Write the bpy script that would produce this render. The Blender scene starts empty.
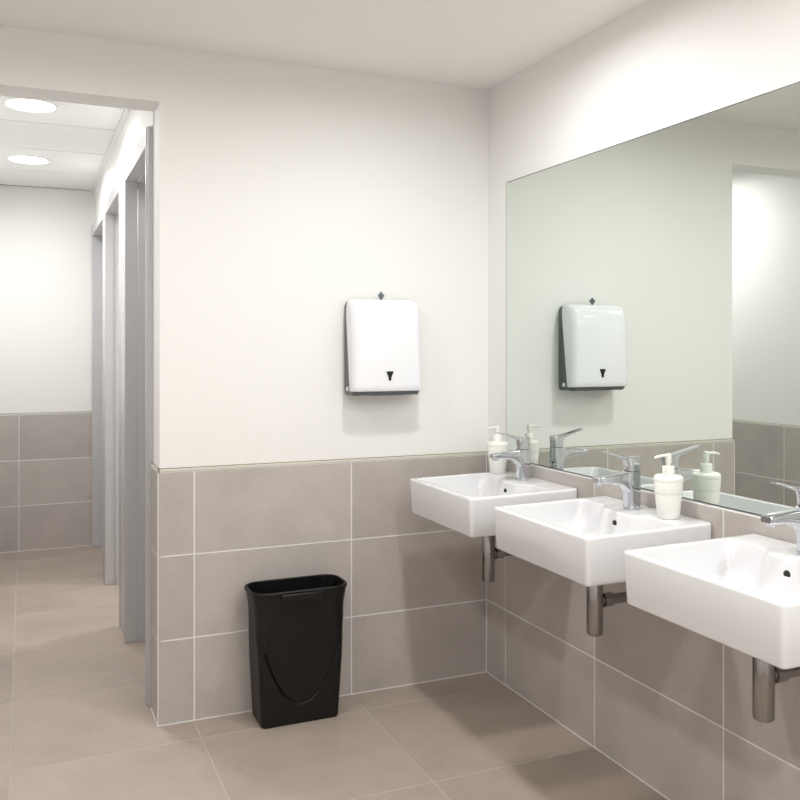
import bpy, bmesh, math, random
from mathutils import Vector, Matrix
R = math.radians
random.seed(4)
sc = bpy.context.scene
C = sc.collection

# ---------------------------------------------------------------- camera
cam_data = bpy.data.cameras.new('camera')
cam = bpy.data.objects.new('camera', cam_data)
C.objects.link(cam)
cam.location = (-1.752, -3.177, 1.335)
cam.rotation_euler = (R(90), 0, R(-23.226))
cam_data.sensor_width = 36
cam_data.lens = 875 / 800 * 36
cam_data.shift_y = -51.5 / 800
cam_data.clip_start = 0.02
sc.camera = cam

# ---------------------------------------------------------------- world, exposure
world = bpy.data.worlds.new('world')
sc.world = world
world.use_nodes = True
world.node_tree.nodes['Background'].inputs['Color'].default_value = (0.5, 0.5, 0.5, 1)
world.node_tree.nodes['Background'].inputs['Strength'].default_value = 0.05
sc.view_settings.view_transform = 'Standard'
sc.view_settings.look = 'None'
sc.view_settings.gamma = 1
sc.view_settings.use_curve_mapping = False
sc.view_settings.exposure = 0.08
LAMP_W = 10.2            # power of each recessed ceiling lamp
LAMP_COL = (1.0, 0.99, 0.975)
LAMP_SPREAD = 171

CEIL = 2.405
TILE = 0.008             # tile thickness: tile faces sit at X=0 / Y=0, paint 8 mm behind

# ---------------------------------------------------------------- materials
def new_mat(name):
    m = bpy.data.materials.new(name)
    m.use_nodes = True
    nt = m.node_tree
    return m, nt, nt.nodes['Principled BSDF']

def plain(name, col, rough=0.5, metal=0.0, coat=0.0, noise=0.0, bump=0.0, scale=60.0, spec=0.5):
    m, nt, b = new_mat(name)
    b.inputs['Roughness'].default_value = rough
    b.inputs['Metallic'].default_value = metal
    b.inputs['Specular IOR Level'].default_value = spec
    b.inputs['Coat Weight'].default_value = coat
    b.inputs['Coat Roughness'].default_value = 0.05
    b.inputs['Base Color'].default_value = (*col, 1)
    tc = nt.nodes.new('ShaderNodeTexCoord')
    nz = nt.nodes.new('ShaderNodeTexNoise')
    nz.inputs['Scale'].default_value = scale
    nz.inputs['Detail'].default_value = 4
    nt.links.new(tc.outputs['Object'], nz.inputs['Vector'])
    if noise:
        mr = nt.nodes.new('ShaderNodeMapRange')
        mr.inputs['To Min'].default_value = 1 - noise
        mr.inputs['To Max'].default_value = 1 + noise
        nt.links.new(nz.outputs['Fac'], mr.inputs['Value'])
        mx = nt.nodes.new('ShaderNodeVectorMath'); mx.operation = 'SCALE'
        mx.inputs[0].default_value = col
        nt.links.new(mr.outputs['Result'], mx.inputs['Scale'])
        nt.links.new(mx.outputs['Vector'], b.inputs['Base Color'])
    if bump:
        bp = nt.nodes.new('ShaderNodeBump')
        bp.inputs['Strength'].default_value = bump
        bp.inputs['Distance'].default_value = 0.002
        nt.links.new(nz.outputs['Fac'], bp.inputs['Height'])
        nt.links.new(bp.outputs['Normal'], b.inputs['Normal'])
    return m

def tile_mat(name, col, rough, vary=0.05, cloud=0.10):
    """concrete-look porcelain: soft clouds, fine speckle, each tile a touch different"""
    m, nt, b = new_mat(name)
    b.inputs['Roughness'].default_value = rough
    b.inputs['Specular IOR Level'].default_value = 0.4
    N, L = nt.nodes, nt.links
    geo = N.new('ShaderNodeNewGeometry')
    oi = N.new('ShaderNodeObjectInfo')
    sh = N.new('ShaderNodeVectorMath'); sh.operation = 'MULTIPLY_ADD'
    comb = N.new('ShaderNodeCombineXYZ')
    for k in range(3): L.new(oi.outputs['Random'], comb.inputs[k])
    sh.inputs[1].default_value = (17, 23, 31)
    L.new(comb.outputs[0], sh.inputs[0]); L.new(geo.outputs['Position'], sh.inputs[2])
    n1 = N.new('ShaderNodeTexNoise'); n1.inputs['Scale'].default_value = 4.5; n1.inputs['Detail'].default_value = 5
    n1.inputs['Roughness'].default_value = 0.6
    n2 = N.new('ShaderNodeTexNoise'); n2.inputs['Scale'].default_value = 90; n2.inputs['Detail'].default_value = 4
    L.new(sh.outputs[0], n1.inputs['Vector']); L.new(sh.outputs[0], n2.inputs['Vector'])
    def rng(src, lo, hi, a=0.25, bb=0.75):
        r = N.new('ShaderNodeMapRange')
        r.inputs['From Min'].default_value = a; r.inputs['From Max'].default_value = bb
        r.inputs['To Min'].default_value = lo; r.inputs['To Max'].default_value = hi
        L.new(src, r.inputs['Value']); return r.outputs['Result']
    def mul(a, c):
        q = N.new('ShaderNodeMath'); q.operation = 'MULTIPLY'; L.new(a, q.inputs[0]); L.new(c, q.inputs[1]); return q.outputs[0]
    f = mul(mul(rng(n1.outputs['Fac'], 1 - cloud, 1 + cloud), rng(n2.outputs['Fac'], 0.96, 1.04)),
            rng(oi.outputs['Random'], 1 - vary, 1 + vary, 0, 1))
    sc_ = N.new('ShaderNodeVectorMath'); sc_.operation = 'SCALE'
    sc_.inputs[0].default_value = col
    L.new(f, sc_.inputs['Scale']); L.new(sc_.outputs['Vector'], b.inputs['Base Color'])
    bp = N.new('ShaderNodeBump'); bp.inputs['Strength'].default_value = 0.06; bp.inputs['Distance'].default_value = 0.001
    L.new(n2.outputs['Fac'], bp.inputs['Height']); L.new(bp.outputs['Normal'], b.inputs['Normal'])
    return m

def emit_mat(name, col, strength):
    m, nt, b = new_mat(name)
    b.inputs['Base Color'].default_value = (0.9, 0.9, 0.9, 1)
    b.inputs['Emission Color'].default_value = (*col, 1)
    b.inputs['Emission Strength'].default_value = strength
    return m

M = {}
M['paint'] = plain('wall_paint', (0.875, 0.87, 0.852), 0.7, noise=0.012, bump=0.05, scale=180)
M['ceiling'] = plain('ceiling_paint', (0.94, 0.925, 0.91), 0.8, noise=0.01, bump=0.03, scale=150)
M['panel'] = plain('ceiling_panel', (0.86, 0.86, 0.85), 0.85, noise=0.02, bump=0.05, scale=220)
M['void'] = plain('ceiling_void', (0.30, 0.30, 0.30), 0.9, noise=0.03)
M['wall_tile'] = tile_mat('wall_tile', (0.485, 0.446, 0.417), 0.42)
M['floor_tile'] = tile_mat('floor_tile', (0.395, 0.328, 0.28), 0.40, 0.04, 0.12)
M['grout'] = plain('wall_grout', (0.83, 0.82, 0.82), 0.9, noise=0.06, scale=40)
M['floor_grout'] = plain('floor_grout', (0.47, 0.42, 0.38), 0.9, noise=0.1, scale=40)
M['trim'] = plain('tile_trim', (0.68, 0.66, 0.58), 0.5, noise=0.03, scale=30)
M['shade_line'] = plain('olive_shadow_gap', (0.30, 0.28, 0.21), 0.6, noise=0.05, scale=30)  # shadow gap above the tile trim, put into the colour of a strip
M['ceramic'] = plain('white_ceramic', (0.77, 0.77, 0.785), 0.12, coat=0.5, noise=0.004, scale=20)
M['hole'] = plain('dark_hole', (0.006, 0.006, 0.006), 0.6, noise=0.1)
M['chrome'] = plain('polished_chrome', (0.66, 0.68, 0.72), 0.06, metal=1.0, noise=0.01)
M['trap_chrome'] = plain('trap_chrome', (0.32, 0.31, 0.30), 0.16, metal=1.0, noise=0.02)
M['soap'] = plain('soap_plastic', (0.84, 0.84, 0.79), 0.38, noise=0.01, scale=30)
M['cover'] = plain('white_glossy_plastic', (0.87, 0.88, 0.92), 0.16, coat=0.4, noise=0.005, scale=20)
M['grey_plastic'] = plain('grey_plastic', (0.105, 0.118, 0.125), 0.35, noise=0.03)
M['key'] = plain('grey_key', (0.12, 0.15, 0.18), 0.3, noise=0.03)
M['black'] = plain('black_plastic', (0.0038, 0.0038, 0.0040), 0.42, noise=0.05, bump=0.04, scale=400, spec=0.35)
M['alu'] = plain('grey_lacquered_metal', (0.56, 0.56, 0.57), 0.32, metal=0.15, noise=0.02, scale=15)
M['door'] = plain('grey_door_leaf', (0.52, 0.52, 0.53), 0.4, noise=0.02, scale=12)
M['gap'] = plain('dark_gasket', (0.05, 0.045, 0.05), 0.6, noise=0.05)
M['ring'] = plain('white_lamp_ring', (0.85, 0.85, 0.85), 0.4, noise=0.01)
M['lamp'] = emit_mat('lamp_diffuser', LAMP_COL, 9.0)
M['mirror'] = plain('mirror_silver', (0.765, 0.815, 0.775), 0.0, metal=1.0)
M['mirror_edge'] = plain('mirror_edge', (0.06, 0.075, 0.07), 0.25, noise=0.05)

# ---------------------------------------------------------------- mesh helpers
class MB:
    def __init__(self): self.v, self.f = [], []
    def box(self, x0, x1, y0, y1, z0, z1):
        o = len(self.v)
        self.v += [(x, y, z) for z in (z0, z1) for y in (y0, y1) for x in (x0, x1)]
        self.f += [tuple(o + i for i in q) for q in ((0, 2, 3, 1), (4, 5, 7, 6), (0, 1, 5, 4), (2, 6, 7, 3), (0, 4, 6, 2), (1, 3, 7, 5))]
        return self
    def loops(self, L, cap0=True, cap1=True):
        n = len(L[0]); o = len(self.v)
        for l in L: self.v += [tuple(p) for p in l]
        for i in range(len(L) - 1):
            for j in range(n):
                k = (j + 1) % n
                self.f.append((o + i*n + j, o + i*n + k, o + (i+1)*n + k, o + (i+1)*n + j))
        if cap0: self.f.append(tuple(o + j for j in reversed(range(n))))
        if cap1: self.f.append(tuple(o + (len(L)-1)*n + j for j in range(n)))
        return self
    def lathe(self, prof, c=(0, 0, 0), n=40, axis='z'):
        L = []
        for r, h in prof:
            l = []
            for i in range(n):
                a = 2*math.pi*i/n
                p = (r*math.cos(a), r*math.sin(a), h)
                if axis == 'x': p = (h, r*math.cos(a), r*math.sin(a))
                if axis == 'y': p = (r*math.sin(a), h, r*math.cos(a))
                l.append((p[0]+c[0], p[1]+c[1], p[2]+c[2]))
            L.append(l)
        return self.loops(L)
    def tube(self, pts, rads, n=16):
        L = []; P = [Vector(p) for p in pts]
        for i, p in enumerate(P):
            d = (P[min(i+1, len(P)-1)] - P[max(i-1, 0)]).normalized()
            up = Vector((0, 1, 0)) if abs(d.y) < 0.9 else Vector((1, 0, 0))
            a = d.cross(up).normalized(); b = d.cross(a).normalized()
            r = rads[i] if isinstance(rads, (list, tuple)) else rads
            ru, rv = r if isinstance(r, tuple) else (r, r)
            L.append([p + a*ru*math.cos(t) + b*rv*math.sin(t) for t in (2*math.pi*k/n for k in range(n))])
        return self.loops(L)
    def build(self, name, mat, parent=None, loc=(0, 0, 0), smooth=False, bevel=0.0, seg=3, angle=40):
        me = bpy.data.meshes.new(name)
        me.from_pydata(self.v, [], self.f)
        bm = bmesh.new(); bm.from_mesh(me)
        bmesh.ops.recalc_face_normals(bm, faces=bm.faces)
        bm.to_mesh(me); bm.free()
        me.materials.append(M[mat])
        o = bpy.data.objects.new(name, me)
        C.objects.link(o)
        o.parent = parent; o.location = loc
        if bevel:
            md = o.modifiers.new('bevel', 'BEVEL'); md.width = bevel; md.segments = seg
            md.limit_method = 'ANGLE'; md.angle_limit = R(30); md.harden_normals = False
        if smooth or bevel:
            me.polygons.foreach_set('use_smooth', [True]*len(me.polygons))
            me.set_sharp_from_angle(angle=R(angle))
        return o

def rrect(x0, x1, y0, y1, r, nc=6, ns=8, z=0.0):
    """rounded rectangle loop, counter-clockwise, every side subdivided"""
    r = min(r, (x1-x0)/2 - 1e-4, (y1-y0)/2 - 1e-4)
    pts = []
    corners = [((x1-r, y1-r), 0), ((x0+r, y1-r), 90), ((x0+r, y0+r), 180), ((x1-r, y0+r), 270)]
    for k, ((cx, cy), a0) in enumerate(corners):
        for i in range(nc+1):
            a = R(a0 + 90*i/nc)
            pts.append((cx + r*math.cos(a), cy + r*math.sin(a)))
        (nx, ny), b0 = corners[(k+1) % 4]
        p = pts[-1]; q = (nx + r*math.cos(R(b0)), ny + r*math.sin(R(b0)))
        for i in range(1, ns):
            t = i/ns; pts.append((p[0]+(q[0]-p[0])*t, p[1]+(q[1]-p[1])*t))
    return [(a, b, z) for a, b in pts]

def tag(o, label, cat, group=None):
    o['label'] = label; o['category'] = cat
    if group: o['group'] = group
    return o

def thing(name, loc, label, cat, group=None, rz=0.0):
    o = bpy.data.objects.new(name, None); o.empty_display_size = 0.05
    C.objects.link(o); o.location = loc; o.rotation_euler.z = rz
    return tag(o, label, cat, group)

def struct(name, mb, mat, **kw):
    o = mb.build(name, mat, **kw); o['kind'] = 'structure'; return o

def sstep(a, b, x):
    t = max(0.0, min(1.0, (x-a)/(b-a))); return t*t*(3-2*t)

# ---------------------------------------------------------------- tiles (each one an object)
tile_cache = {}
def tile_mesh(w, h, t, mat, name, ch=0.0012):
    key = (round(w, 4), round(h, 4), mat)
    if key in tile_cache: return tile_cache[key]
    mb = MB()
    def ring(d, z): return [(-w/2+d, -h/2+d, z), (w/2-d, -h/2+d, z), (w/2-d, h/2-d, z), (-w/2+d, h/2-d, z)]
    mb.loops([ring(0, -t), ring(0, -ch), ring(ch, 0)])
    me = bpy.data.meshes.new(name); me.from_pydata(mb.v, [], mb.f); me.materials.append(M[mat])
    tile_cache[key] = me
    return me

def lay_tiles(parent, origin, u, v, us, vs, mat, name='tile', t=TILE, joint=0.0034):
    """tiles in the plane origin + a*u + b*v between consecutive joint positions us / vs; face looks along u x v"""
    u, v, o0 = Vector(u), Vector(v), Vector(origin)
    n = u.cross(v)
    rot = Matrix((u, v, n)).transposed().to_quaternion()
    for a0, a1 in zip(us, us[1:]):
        for b0, b1 in zip(vs, vs[1:]):
            w, h = a1-a0-joint, b1-b0-joint
            if w < 0.004 or h < 0.004: continue
            o = bpy.data.objects.new(name, tile_mesh(w, h, t-0.0003, mat, name))
            C.objects.link(o); o.parent = parent
            o.location = o0 + u*(a0+a1)/2 + v*(b0+b1)/2 + n*random.uniform(-0.0002, 0.0002)
            o.rotation_mode = 'QUATERNION'; o.rotation_quaternion = rot

ROWS = [0.0, 0.299, 0.598, 0.897]
YG, YS = -0.153, 0.589        # joint grid along the depth of the room
XW = 0.012                     # painted face of the mirror wall
XL, XO = -2.14, -1.32          # left side of the passage, end of the wall beside the opening
YF = 3.10                      # far wall of the passage
XM, YM = -2.95, -4.55          # left and rear of the washroom
def grid(a, b, start, step=0.6):
    """joint positions from a to b on a grid through start"""
    k = math.ceil((a - start)/step - 1e-6); g = [a]
    while start + k*step < b - 1e-6:
        if start + k*step > a + 1e-6: g.append(start + k*step)
        k += 1
    return g + [b]

# ---------------------------------------------------------------- floor
floor = struct('floor', MB().box(XM-.1, .1, YM-.1, YF+.1, -.12, -.0006), 'floor_grout')
FT = dict(mat='floor_tile', name='floor_tile', joint=.0026)
lay_tiles(floor, (0, 0, 0), (1, 0, 0), (0, 1, 0), grid(XM, 0.0, -0.595), [y for y in grid(YM, YF, YG, YS) if y < .5], **FT)
lay_tiles(floor, (0, 0, 0), (1, 0, 0), (0, 1, 0), grid(XL, -0.10, -0.595), [y for y in grid(YM, YF, YG, YS) if y > .4], **FT)

# ---------------------------------------------------------------- walls
def tile_cap(n, boxes_trim, boxes_shade):
    """cream finishing strip on top of the tiles with a thin olive strip painted as the shadow gap above it"""
    a, b = MB(), MB()
    for q in boxes_trim: a.box(*q, .8975, .9070)
    for q in boxes_shade: b.box(*q, .9070, .9100)
    t = struct('trim_%d' % n, a, 'trim', bevel=.0015, seg=2)
    b.build('painted_shadow_line', 'shade_line', t)
def fillet(parent, *bs):
    m = MB()
    for q in bs: m.box(*q)
    m.build('joint_filler', 'grout', parent)

TH = .15
WB = struct('wall_back', MB().box(XO+TILE, 0.13, TILE, TH, 0, CEIL).box(XM-.1, XL-TILE, TILE, TH, 0, CEIL)
            .box(XL-TILE, XO+TILE, TILE, TH, 2.21, CEIL).box(XO+TILE, -1.2, TH-.001, .18, 0, CEIL), 'paint')
MB().box(XO+.0008, 0, .0008, TILE, 0, .897).box(XO+.0008, XO+TILE, .0008, .179, 0, .897).build('grout', 'grout', WB)
lay_tiles(WB, (0, 0, 0), (1, 0, 0), (0, 0, 1), grid(XO, 0.0, -0.592), ROWS, 'wall_tile', 'wall_tile')
lay_tiles(WB, (XO, 0, 0), (0, -1, 0), (0, 0, 1), [-.18, -TILE], ROWS, 'wall_tile', 'wall_tile')
MB().box(XM, XL-TILE, .0008, TILE, 0, .897).build('grout', 'grout', WB)
lay_tiles(WB, (0, 0, 0), (1, 0, 0), (0, 0, 1), grid(XM, XL, -0.592), ROWS, 'wall_tile', 'wall_tile')
fillet(WB, (XO, 0, -.002, .001, 0, .003), (XO+.0002, XO+.003, .0002, .003, 0, .897), (-.0025, .001, -.0025, .001, 0, .897), (XO-.002, XO+.001, 0, .18, 0, .003))
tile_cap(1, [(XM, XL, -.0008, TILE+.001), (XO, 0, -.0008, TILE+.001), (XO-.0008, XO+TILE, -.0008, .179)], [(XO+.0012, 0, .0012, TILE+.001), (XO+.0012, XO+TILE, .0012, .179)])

WR = struct('wall_right', MB().box(XW, .13, YM-.1, TILE, 0, CEIL), 'paint')
MB().box(.0008, XW, YM, 0, 0, .897).build('grout', 'grout', WR)
lay_tiles(WR, (0, 0, 0), (0, -1, 0), (0, 0, 1), [-q for q in reversed(grid(-2.6, 0, YG, YS))], ROWS, 'wall_tile', 'wall_tile')
MB().box(0.0002, XW, YM, -2.602, 0, .897).build('dado', 'wall_tile', WR)
fillet(WR, (-.002, .001, -2.6, 0, 0, .003))
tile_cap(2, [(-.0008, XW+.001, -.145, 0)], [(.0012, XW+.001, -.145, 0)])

struct('wall_left', MB().box(XM-.12, XM-TILE, YM-.1, TH, 0, CEIL).box(XM-TILE, XM, YM, 0, 0, .897), 'paint')
struct('wall_rear', MB().box(XM-.1, .13, YM-.12, YM-TILE, 0, CEIL), 'paint')

WF = struct('wall_far', MB().box(XL-.1, XO+.1, YF+TILE, YF+.12, 0, CEIL), 'paint')
MB().box(XL, XO+.01, YF+.0008, YF+TILE, 0, .897).build('grout', 'grout', WF)
lay_tiles(WF, (0, YF, 0), (1, 0, 0), (0, 0, 1), grid(XL, XO+.005, -1.785), ROWS, 'wall_tile', 'wall_tile')
fillet(WF, (XL, XO, YF-.002, YF+.001, 0, .003))
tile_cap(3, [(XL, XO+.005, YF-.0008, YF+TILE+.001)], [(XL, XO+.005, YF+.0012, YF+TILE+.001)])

WP = struct('wall_passage', MB().box(XL-.12, XL-TILE, TH, YF+.1, 0, CEIL), 'paint')
MB().box(XL-TILE, XL-.0008, 0, YF, 0, .897).build('grout', 'grout', WP)
lay_tiles(WP, (XL, 0, 0), (0, 1, 0), (0, 0, 1), grid(0.0, YF, 0.476, YS), ROWS, 'wall_tile', 'wall_tile')
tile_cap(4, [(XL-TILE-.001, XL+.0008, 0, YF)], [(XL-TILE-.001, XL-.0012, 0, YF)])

# painted strip of wall above the cubicle doors, and the partition walls between the cubicles
XC = -1.315
struct('wall_above_cubicles', MB().box(XC, XC+.10, TH, YF+TILE, 2.163, CEIL), 'paint')
struct('wall_cubicle', MB().box(-1.19, -.10, 1.00, 1.055, 0, CEIL).box(-1.19, -.10, 2.095, 2.15, 0, CEIL)
       .box(-.10, -.04, 1.00, 2.15, 0, CEIL), 'paint')

# ---------------------------------------------------------------- ceilings
struct('ceiling', MB().box(XM-.1, .13, YM-.12, TH, CEIL, CEIL+.12), 'ceiling')
CP = struct('ceiling_passage', MB().box(XL-.1, .0, TH, YF+.12, CEIL+.012, CEIL+.12), 'void')
for y0, y1 in zip([TH, .72, 1.32, 1.91, 2.52], [.72, 1.32, 1.91, 2.52, YF]):
    MB().box(XL+.025, XC-.0255, y0+.006, y1-.006, CEIL, CEIL+.011).build('ceiling_panel', 'panel', CP, bevel=.002, seg=1)
MB().box(XC-.025, XC, TH, YF, CEIL-.002, CEIL+.011).build('edge_strip', 'ring', CP)
MB().box(XL-TILE, XL+.023, TH, YF, CEIL-.002, CEIL+.011).build('edge_strip', 'ring', CP)
MB().box(-1.19, -.10, 1.055, 2.095, CEIL, CEIL+.011).build('ceiling_panel', 'panel', CP)

# ---------------------------------------------------------------- recessed ceiling lamps
def downlight(x, y, label, w=LAMP_W, r=0.102):
    t = thing('ceiling_light', (x, y, CEIL), label, 'ceiling light', 'round recessed ceiling lights')
    MB().lathe([(r-.001, .0), (r-.001, -.005), (r+.002, -.006), (r+.008, -.003), (r+.009, 0)], n=48).build('trim_ring', 'ring', t, smooth=True)
    MB().lathe([(r-.001, -.001), (r-.001, -.0055), (r-.02, -.0075)], n=48).build('diffuser', 'lamp', t)
    ld = bpy.data.lights.new('lamp_light', 'AREA')
    ld.shape = 'DISK'; ld.size = .13; ld.energy = w; ld.color = LAMP_COL; ld.spread = R(LAMP_SPREAD)
    lo = bpy.data.objects.new('lamp_light', ld); C.objects.link(lo)
    lo.parent = t; lo.location = (0, 0, -.012)
    return t
downlight(-1.726, .99, 'round white ceiling light in the passage, the nearer one by the opening')
downlight(-1.731, 2.195, 'round white ceiling light in the passage, the farther one near the end wall')
downlight(-.60, -.93, 'round recessed ceiling light above the two far washbasins', 9.4)
downlight(-1.80, -.93, 'round recessed ceiling light in front of the passage opening', 6.4)
downlight(-.60, -2.13, 'round recessed ceiling light above the nearest washbasin', 7.5)
downlight(-1.80, -2.13, 'round recessed ceiling light over the middle of the washroom', 2.6)
downlight(-.60, -3.40, 'round recessed ceiling light at the rear beside the mirror wall', 18)
downlight(-1.80, -3.40, 'round recessed ceiling light at the rear over the viewer', 16)
downlight(-.45, 1.60, 'round recessed ceiling light inside the middle cubicle')

# ---------------------------------------------------------------- cubicle door fronts
XP = -1.335
def cubicle(name_label, y0, ya, yb, y1, open_deg):
    """frame from y0 to y1 with the opening ya..yb; leaf hung at the far side, open_deg swung inwards"""
    t = thing('cubicle_door', (XP, (y0+y1)/2, 0), name_label, 'door', 'grey cubicle doors along the passage')
    c = (y0+y1)/2
    y0, ya, yb, y1 = y0-c, ya-c, yb-c, y1-c
    D = .145
    HZ, HT = 2.095, 2.163
    for s, a, b in ((1, y0, ya), (-1, yb, y1)):
        e, q = (b, a) if s == 1 else (a, b)                                  # edge at the opening, outer edge
        k = s*min(.04, (b-a)*.5)
        pr = [(0, e), (D, e), (D, q), (.005, q), (.005, e-k), (0, e-k)]
        mb = MB().loops([[(u, v, z) for u, v in pr] for z in (0, HT)])
        j = MB().box(.056, D-.005, min(e, e+s*.008), max(e, e+s*.008), 0, HZ)
        p = mb.build('post', 'alu', t, bevel=.003, seg=2)
        j.build('door_stop', 'alu', p, bevel=.001, seg=1)
    h = MB().box(.002, D, ya, yb, HZ, HT).build('head', 'alu', t, bevel=.002, seg=2)
    MB().box(.056, D-.005, ya+.008, yb-.008, HZ-.008, HZ).build('door_stop', 'alu', h)
    # leaf
    w = yb - ya - .026
    leaf = MB().box(0, .036, -w, 0, .012, HZ-.012).build('door_leaf', 'door', t, loc=(D-.042 if not open_deg else D+.002, yb-.013, 0), bevel=.002, seg=1)
    leaf.rotation_euler.z = R(open_deg)
    MB().tube([(-.0, -w+.07, 1.02), (-.05, -w+.07, 1.02), (-.05, -w+.09, 1.02), (-.05, -w+.19, 1.02)], .009).build('handle', 'chrome', leaf, smooth=True)
    return t
cubicle('grey metal cubicle door frame nearest to the washroom opening', .1805, .220, .955, 1.045, 0)
cubicle('grey metal cubicle door frame in the middle of the three', 1.060, 1.235, 2.015, 2.085, 84)
cubicle('grey metal cubicle door frame farthest along, against the end wall', 2.100, 2.175, 3.055, 3.095, 0)

# ---------------------------------------------------------------- mirror
mt = thing('wall_mirror', (.006, -1.2, .9000), 'large frameless wall mirror above the row of washbasins', 'mirror')
ML, MR_, MT = 1.2-.147, -1.15, 1.995-.9000
MB().box(.0016, XW-.0065, MR_, ML, 0.0, MT).build('mirror_edge', 'mirror_edge', mt)
MB().box(.0010, .0015, MR_+.003, ML-.003, .003, MT-.003).build('reflecting_face', 'mirror', mt)

# ---------------------------------------------------------------- washbasins
def basin_bump(y): return 1 - sstep(.055, .120, abs(y))
def make_basin(yc, label):
    t = thing('washbasin', (0, yc, .716), label, 'sink', 'white wall-hung washbasins under the mirror')
    H, W, F, B = .130, .2475, -.420, -.0006
    NC, NS = 6, 44
    def outer(ins, z, draft=0): return rrect(F+ins+draft, B-min(ins, .002), -W+ins+draft, W-ins-draft, .012-min(ins, .008), NC, NS, z)
    def bowl(ins, z, r, bump=1.0, fr=1.0):
        x0, x1 = -.402+ins*fr, -.098-ins
        L = []
        for x, y, zz in rrect(x0, x1, -.2295+ins, .2295-ins, r, NC, NS, z):
            k = max(0, (x-x0)/(x1-x0))**3
            L.append((x - .040*bump*basin_bump(y)*k, y, zz))
        return L
    L = [outer(.03, .0, .006), outer(.006, .0, .006), outer(.0018, .0018, .006), outer(0, .006, .006), outer(0, H-.008, 0), outer(.0008, H-.005), outer(.0026, H-.002),
         outer(.0065, H), bowl(-.003, H, .018), bowl(-.0008, H-.0004, .019), bowl(.001, H-.0014, .020), bowl(.0024, H-.0034, .021), bowl(.0032, H-.006, .022), bowl(.005, H-.014, .026), bowl(.009, H-.035, .032),
         bowl(.014, H-.06, .036), bowl(.020, H-.078, .040), bowl(.030, H-.090, .046, .95), bowl(.045, H-.096, .05, .8),
         bowl(.075, H-.099, .05, .4), bowl(.11, H-.101, .02, 0)]
    L = [[(x, y, z + .0065*(x-F)/(B-F)*sstep(0, H, z)) for x, y, z in l] for l in L]   # tap deck rises a little
    MB().loops(L).build('basin', 'ceramic', t, smooth=True, angle=60)
    MB().lathe([(.0105, 0.004), (.0105, -.0006), (.0088, -.0012)], c=(-.1462, 0, H-.030), axis='x', n=24).build('overflow_hole', 'hole', t)
    d = MB().lathe([(.031, 0), (.031, .002), (.026, .004), (.02, .004)], c=(-.245, 0, H-.1015), n=32).build('drain', 'chrome', t, smooth=True)
    return t
YC = (-.406, -1.047, -1.684)
make_basin(YC[0], 'white ceramic washbasin in the tiled corner, farthest from the viewer')
make_basin(YC[1], 'white ceramic washbasin in the middle of the three')
make_basin(YC[2], 'white ceramic washbasin nearest the viewer, cut by the picture edge')

# ---------------------------------------------------------------- bottle traps under the basins
def make_trap(yc, label):
    t = thing('bottle_trap', (-.217, yc, .497), label, 'drain pipe', 'chrome bottle traps under the washbasins')
    MB().lathe([(.019, 0), (.0220, .002), (.0240, .006), (.0240, .175), (.0232, .1765), (.0232, .1785), (.0240, .180), (.0240, .212), (.0232, .2185)], n=40).build('trap_body', 'trap_chrome', t, smooth=True)
    MB().box(-.0246, -.018, .004, .008, .182, .217).build('slot', 'gap', t)
    MB().tube([(.02, 0, .098), (.205, 0, .098)], .0155, 24).build('wall_pipe', 'trap_chrome', t, smooth=True)
    MB().lathe([(.0155, .026), (.0205, .028), (.0205, .058), (.0165, .062)], c=(0, 0, .098), axis='x', n=28).build('collar', 'trap_chrome', t, smooth=True)
    MB().lathe([(.034, .2165), (.034, .213), (.028, .206), (.0165, .203)], c=(0, 0, .098), axis='x', n=32).build('wall_rosette', 'trap_chrome', t, smooth=True)
make_trap(YC[0], 'dark chrome bottle trap under the washbasin in the corner')
make_trap(YC[1], 'dark chrome bottle trap under the middle washbasin')
make_trap(YC[2], 'dark chrome bottle trap under the nearest washbasin')

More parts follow.
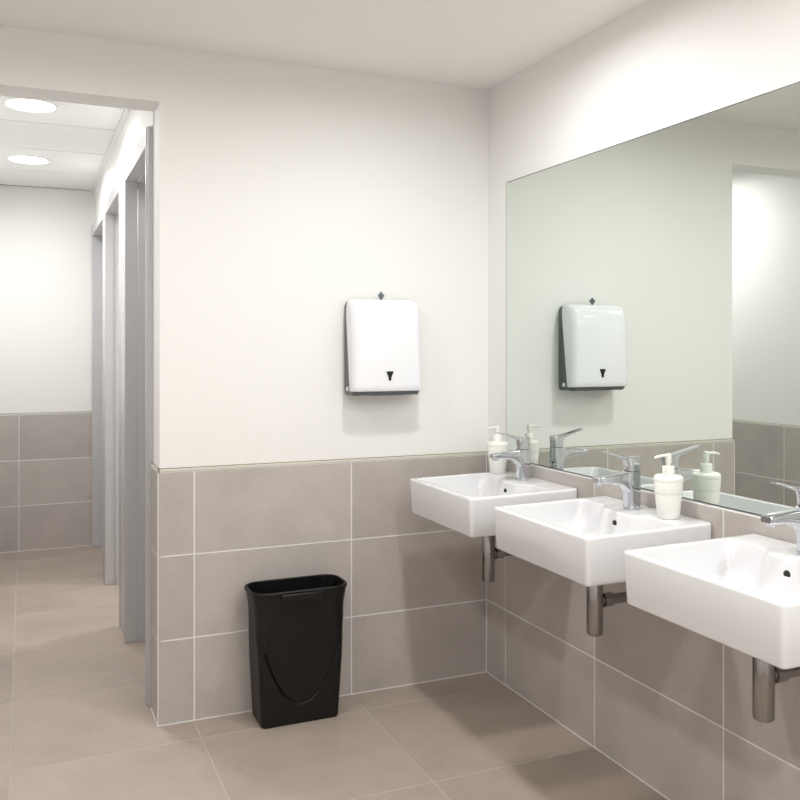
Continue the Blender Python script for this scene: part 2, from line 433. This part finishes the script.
# ---------------------------------------------------------------- mixer taps
def prism(profile, half):
    """profile of (u, z, half width): solid symmetrical in y"""
    mb = MB(); n = len(profile)
    mb.v += [(-u, -(w if w else half), z) for u, z, w in profile] + [(-u, (w if w else half), z) for u, z, w in profile]
    mb.f.append(tuple(range(n))); mb.f.append(tuple(reversed(range(n, 2*n))))
    for i in range(n):
        j = (i+1) % n; mb.f.append((i, j, n+j, n+i))
    return mb
def make_tap(yc, label):
    t = thing('mixer_tap', (-.066, yc, .8515), label, 'faucet', 'chrome mixer taps on the washbasins')
    # base ring, column with the spout growing out of it
    MB().lathe([(.0228, 0), (.0230, .002), (.0222, .004)], n=40).build('base_ring', 'chrome', t, smooth=True)
    Ls = []
    for z, xb, xf, w, r in ((.003, .0225, .0235, .0225, .016), (.03, .0222, .0225, .0220, .014), (.055, .0220, .0230, .0215, .012),
                            (.07, .0218, .026, .0210, .010), (.085, .0215, .030, .0205, .008), (.098, .0212, .030, .0200, .007), (.1135, .021, .024, .0195, .006)):
        Ls.append(rrect(-xf, xb, -w, w, r, 5, 3, z))
    MB().loops(Ls).build('column', 'chrome', t, smooth=True, angle=35)
    # spout: rounded box sections swept forward, flat on top
    Sp = []
    for u, zt, zb, w in ((.0, .1125, .040, .0190), (.014, .1120, .044, .0190), (.024, .1115, .055, .0188), (.034, .1108, .067, .0186), (.048, .1098, .0755, .0182),
                         (.070, .1080, .0800, .0178), (.098, .1055, .0820, .0172), (.124, .1030, .0820, .0166), (.130, .1018, .0830, .0160), (.132, .0995, .0855, .0150)):
        Sp.append([(-u, a, b) for a, b, _ in rrect(-w, w, zb, zt, min(.006, (zt-zb)*.35), 4, 2)])
    MB().loops(Sp).build('spout', 'chrome', t, smooth=True, angle=35)
    MB().lathe([(.0095, 0), (.0105, .002), (.0105, .008)], c=(-.117, 0, .0765), n=24).build('aerator', 'chrome', t, smooth=True)
    # lever cartridge and blade
    Lk = []
    for z, xb, xf, w, r in ((.1155, .0205, .0195, .0190, .008), (.13, .0215, .0200, .0188, .008), (.142, .0225, .0225, .0186, .008), (.152, .0230, .025, .0182, .007), (.1570, .021, .024, .0165, .006)):
        Lk.append(rrect(-xf, xb, -w, w, r, 5, 3, z))
    lv = MB().loops(Lk).build('lever', 'chrome', t, smooth=True, angle=35)
    Bl = []
    for u, zt, th, w in ((.005, .1570, .012, .0175), (.022, .1605, .012, .0172), (.040, .1640, .0095, .0165), (.062, .1690, .0065, .0155), (.088, .1750, .0055, .0142), (.106, .1795, .005, .0130), (.110, .1795, .003, .0110)):
        Bl.append([(-u, a, b) for a, b, _ in rrect(-w, w, zt-th, zt, .0022, 3, 2)])
    MB().loops(Bl).build('lever_blade', 'chrome', lv, smooth=True, angle=35)
    # seam under the lever and the pop-up rod behind
    MB().loops([rrect(-.0195, .0195, -.018, .018, .008, 5, 3, .1125), rrect(-.0195, .0195, -.018, .018, .008, 5, 3, .117)]).build('seam', 'gap', t)
    MB().tube([(.028, 0, .0), (.028, 0, .052), (.028, 0, .053), (.028, 0, .060)], [.0022, .0022, .0045, .004], 12).build('drain_rod', 'chrome', t, smooth=True)
make_tap(-0.396, 'chrome single-lever mixer tap on the washbasin in the corner')
make_tap(-1.024, 'chrome single-lever mixer tap on the middle washbasin')
make_tap(-1.672, 'chrome single-lever mixer tap on the nearest washbasin, cut by the picture edge')

# ---------------------------------------------------------------- soap dispensers
def make_soap(x, y, label, rz=0.0):
    t = thing('soap_dispenser', (x, y, .851), label, 'soap dispenser', 'white pump soap dispensers', rz)
    MB().lathe([(.026, 0), (.0295, .001), (.031, .004), (.0375, .070), (.037, .0715)], n=48).build('bottle', 'soap', t, smooth=True, angle=50)
    MB().lathe([(.037, .0715), (.0385, .0722), (.0405, .106), (.0400, .107), (.0412, .108), (.0412, .114), (.0395, .119), (.035, .1225), (.017, .1235)], n=48).build('shoulder', 'soap', t, smooth=True, angle=50)
    MB().lathe([(.0172, .1236), (.0172, .147), (.016, .1485), (.009, .149)], n=36).build('collar', 'soap', t, smooth=True, angle=50)
    p = MB().lathe([(.0065, .149), (.0065, .156), (.0082, .157), (.0086, .180), (.0078, .183), (.004, .184)], n=28).build('pump_head', 'soap', t, smooth=True, angle=50)
    MB().tube([(-.004, 0, .1785), (-.025, 0, .1785), (-.040, 0, .1770), (-.049, 0, .1735)], [(.0042, .0060), (.0038, .0056), (.0034, .005), (.003, .0042)], 16).build('nozzle', 'soap', p, smooth=True, angle=50)
make_soap(-.064, -.205, 'white pump soap bottle on the corner washbasin, left of the tap')
make_soap(-.062, -1.183, 'white pump soap bottle on the middle washbasin, right of the tap')

# ---------------------------------------------------------------- paper towel dispenser
td = thing('towel_dispenser', (-.480, TILE, 1.157), 'white and grey paper towel dispenser on the cream wall', 'dispenser')
def gdep(z): return .028 + .048*(1-z/.365)           # depth of the grey back at height z
def fdep(z): return .118 - .012*((z-.12)/.25)**2 - .004*sstep(.2, .36, z)
HW = .144
LB = []
for z, ins in ((0, .010), (.004, .006), (.03, .004), (.34, .004), (.356, .010), (.362, .022)):
    w = HW-ins; f = gdep(z)+.012
    LB.append(rrect(-w, w, -f, 0, .006, 4, 4, z))
MB().loops(LB).build('back_case', 'grey_plastic', td, smooth=True, angle=40)
LB = []
for z, ins in ((.001, .02), (.002, .008), (.012, .004), (.022, .004)):
    LB.append(rrect(-HW+ins, HW-ins, -fdep(z)+ins*.7+.002, -.03, .030, 8, 6, z+.001))
MB().loops(LB).build('bottom_tray', 'grey_plastic', td, smooth=True, angle=40)
MB().box(-.065, .065, -.085, -.045, -.001, .004).build('towel_slot', 'hole', td)
LB = []
for z, ins in ((.0155, .004), (.0165, .0015), (.019, 0), (.04, 0), (.08, 0), (.12, 0), (.16, 0), (.2, 0), (.24, 0), (.28, 0), (.31, .0005), (.33, .003), (.345, .007), (.354, .013), (.3605, .021), (.3645, .032), (.366, .045)):
    w = HW-ins*.55; f = fdep(z)-ins*1.1; g = gdep(z) if z > .03 else gdep(z)
    L = []
    for x, y, zz in rrect(-w, w, -f, -g, .034, 10, 8, z):
        # soft bulge of the front, squared back corners
        if y > -(f+g)/2:
            y = -g if y > -g-.034 else y
            x = math.copysign(w, x) if abs(x) > w-.034 else x
        else:
            y = y - .006*(1-(x/w)**2)*sstep(-(f+g)/2, -f, y)
        zf = zz + (.006*(1-(x/HW)**2) - .004 if z < .03 else 0)*0
        L.append((x, y, zf))
    LB.append(L)
cov = MB().loops(LB).build('front_cover', 'cover', td, smooth=True, angle=50)
# hinge ears, level window, key on top
for s in (-1, 1):
    MB().lathe([(.009, -.002), (.009, .002), (.007, .004)], c=(s*(HW-.001), -.048, .024), axis='x', n=20).build('hinge_ear', 'cover', cov, smooth=True)
wv = [(-.016, .079), (-.013, .0815), (.013, .0815), (.016, .079), (.011, .070), (.006, .058), (.0055, .049), (.004, .046), (-.004, .046), (-.0055, .049), (-.006, .058), (-.011, .070)]
WV = [(x*.92, z+.010) for x, z in wv]
mb = MB()
mb.loops([[(x, -fdep(z)-.004-.0015, z) for x, z in WV], [(x, -fdep(z)-.004-.0045, z) for x, z in WV]])
mb.build('level_window', 'hole', cov)
MB().lathe([(.005, .362), (.005, .370), (.010, .377), (.0125, .383), (.0125, .387), (.008, .390)], c=(-.004, -.045, 0), n=20).build('key_knob', 'key', td, smooth=True)
MB().lathe([(.0015, -.0), (.005, .002), (.005, .006), (.002, .008)], c=(-.004, -.045, .389), n=16).build('key_loop', 'key', td, smooth=True)

# ---------------------------------------------------------------- waste bin
bn = thing('waste_bin', (-.846, -.022, 0), 'black plastic slim waste bin standing against the tiled wall', 'bin')
BH = .478
def bin_dims(z):
    k = z/BH
    hx = .143 + .026*k + .006*sstep(.40, BH, z)
    f = .153 + .018*k + .005*sstep(.40, BH, z)
    return hx, f, .018 + .036*sstep(.2, BH, z)
def bin_loop(z, ins=0.0, relief=True):
    hx, f, r = bin_dims(z)
    pts = []
    for x, y, zz in rrect(-hx+ins, hx-ins, -f+ins, -ins*.6, r, 6, 72, z):
        fr = sstep(-f*.6, -f*.85, y)
        if relief and fr > 0:
            zu = .080 + .205*(abs(x)/.140)**2.2
            d = z - zu
            y -= fr*(.0070*sstep(-.003, .003, d) - .0055*math.exp(-((d+.004)/.0035)**2))
        pts.append((x, y, z))
    return pts
zs = [BH*i/110 for i in range(111)]
Lb = [bin_loop(0, .006, False), bin_loop(.002, .002, False)] + [bin_loop(z) for z in zs[2:]] + [bin_loop(z, .004, False) for z in (BH, .4, .3, .2, .1, .01)]
MB().loops(Lb).build('bin_body', 'black', bn, smooth=True, angle=50)
# rolled rim
rim = bin_loop(BH, .001, False)
rim = [p for i, p in enumerate(rim) if i % 6 == 0 or abs(abs(p[0])-bin_dims(BH)[0]) < .06]
mb = MB(); n = len(rim); ring = []
for i in range(n):
    p = Vector(rim[i]); d = (Vector(rim[(i+1) % n])-Vector(rim[i-1])).normalized(); o = Vector((d.y, -d.x, 0))
    ring.append([p + o*a + Vector((0, 0, b)) for a, b in ((-.003, -.001), (-.002, .003), (.002, .004), (.006, .002), (.007, -.004), (.0055, -.009), (.003, -.008))])
k = len(ring[0])
for l in ring: mb.v += [tuple(q) for q in l]
for i in range(n):
    for j in range(k):
        mb.f.append((i*k+j, i*k+(j+1) % k, ((i+1) % n)*k+(j+1) % k, ((i+1) % n)*k+j))
mb.build('rim', 'black', bn, smooth=True, angle=70)
hf = bin_dims(BH)[1]
MB().box(-.082, .070, -hf-.016, -hf+.002, BH-.030, BH-.004).build('handle_lip', 'black', bn, bevel=.005, seg=3)
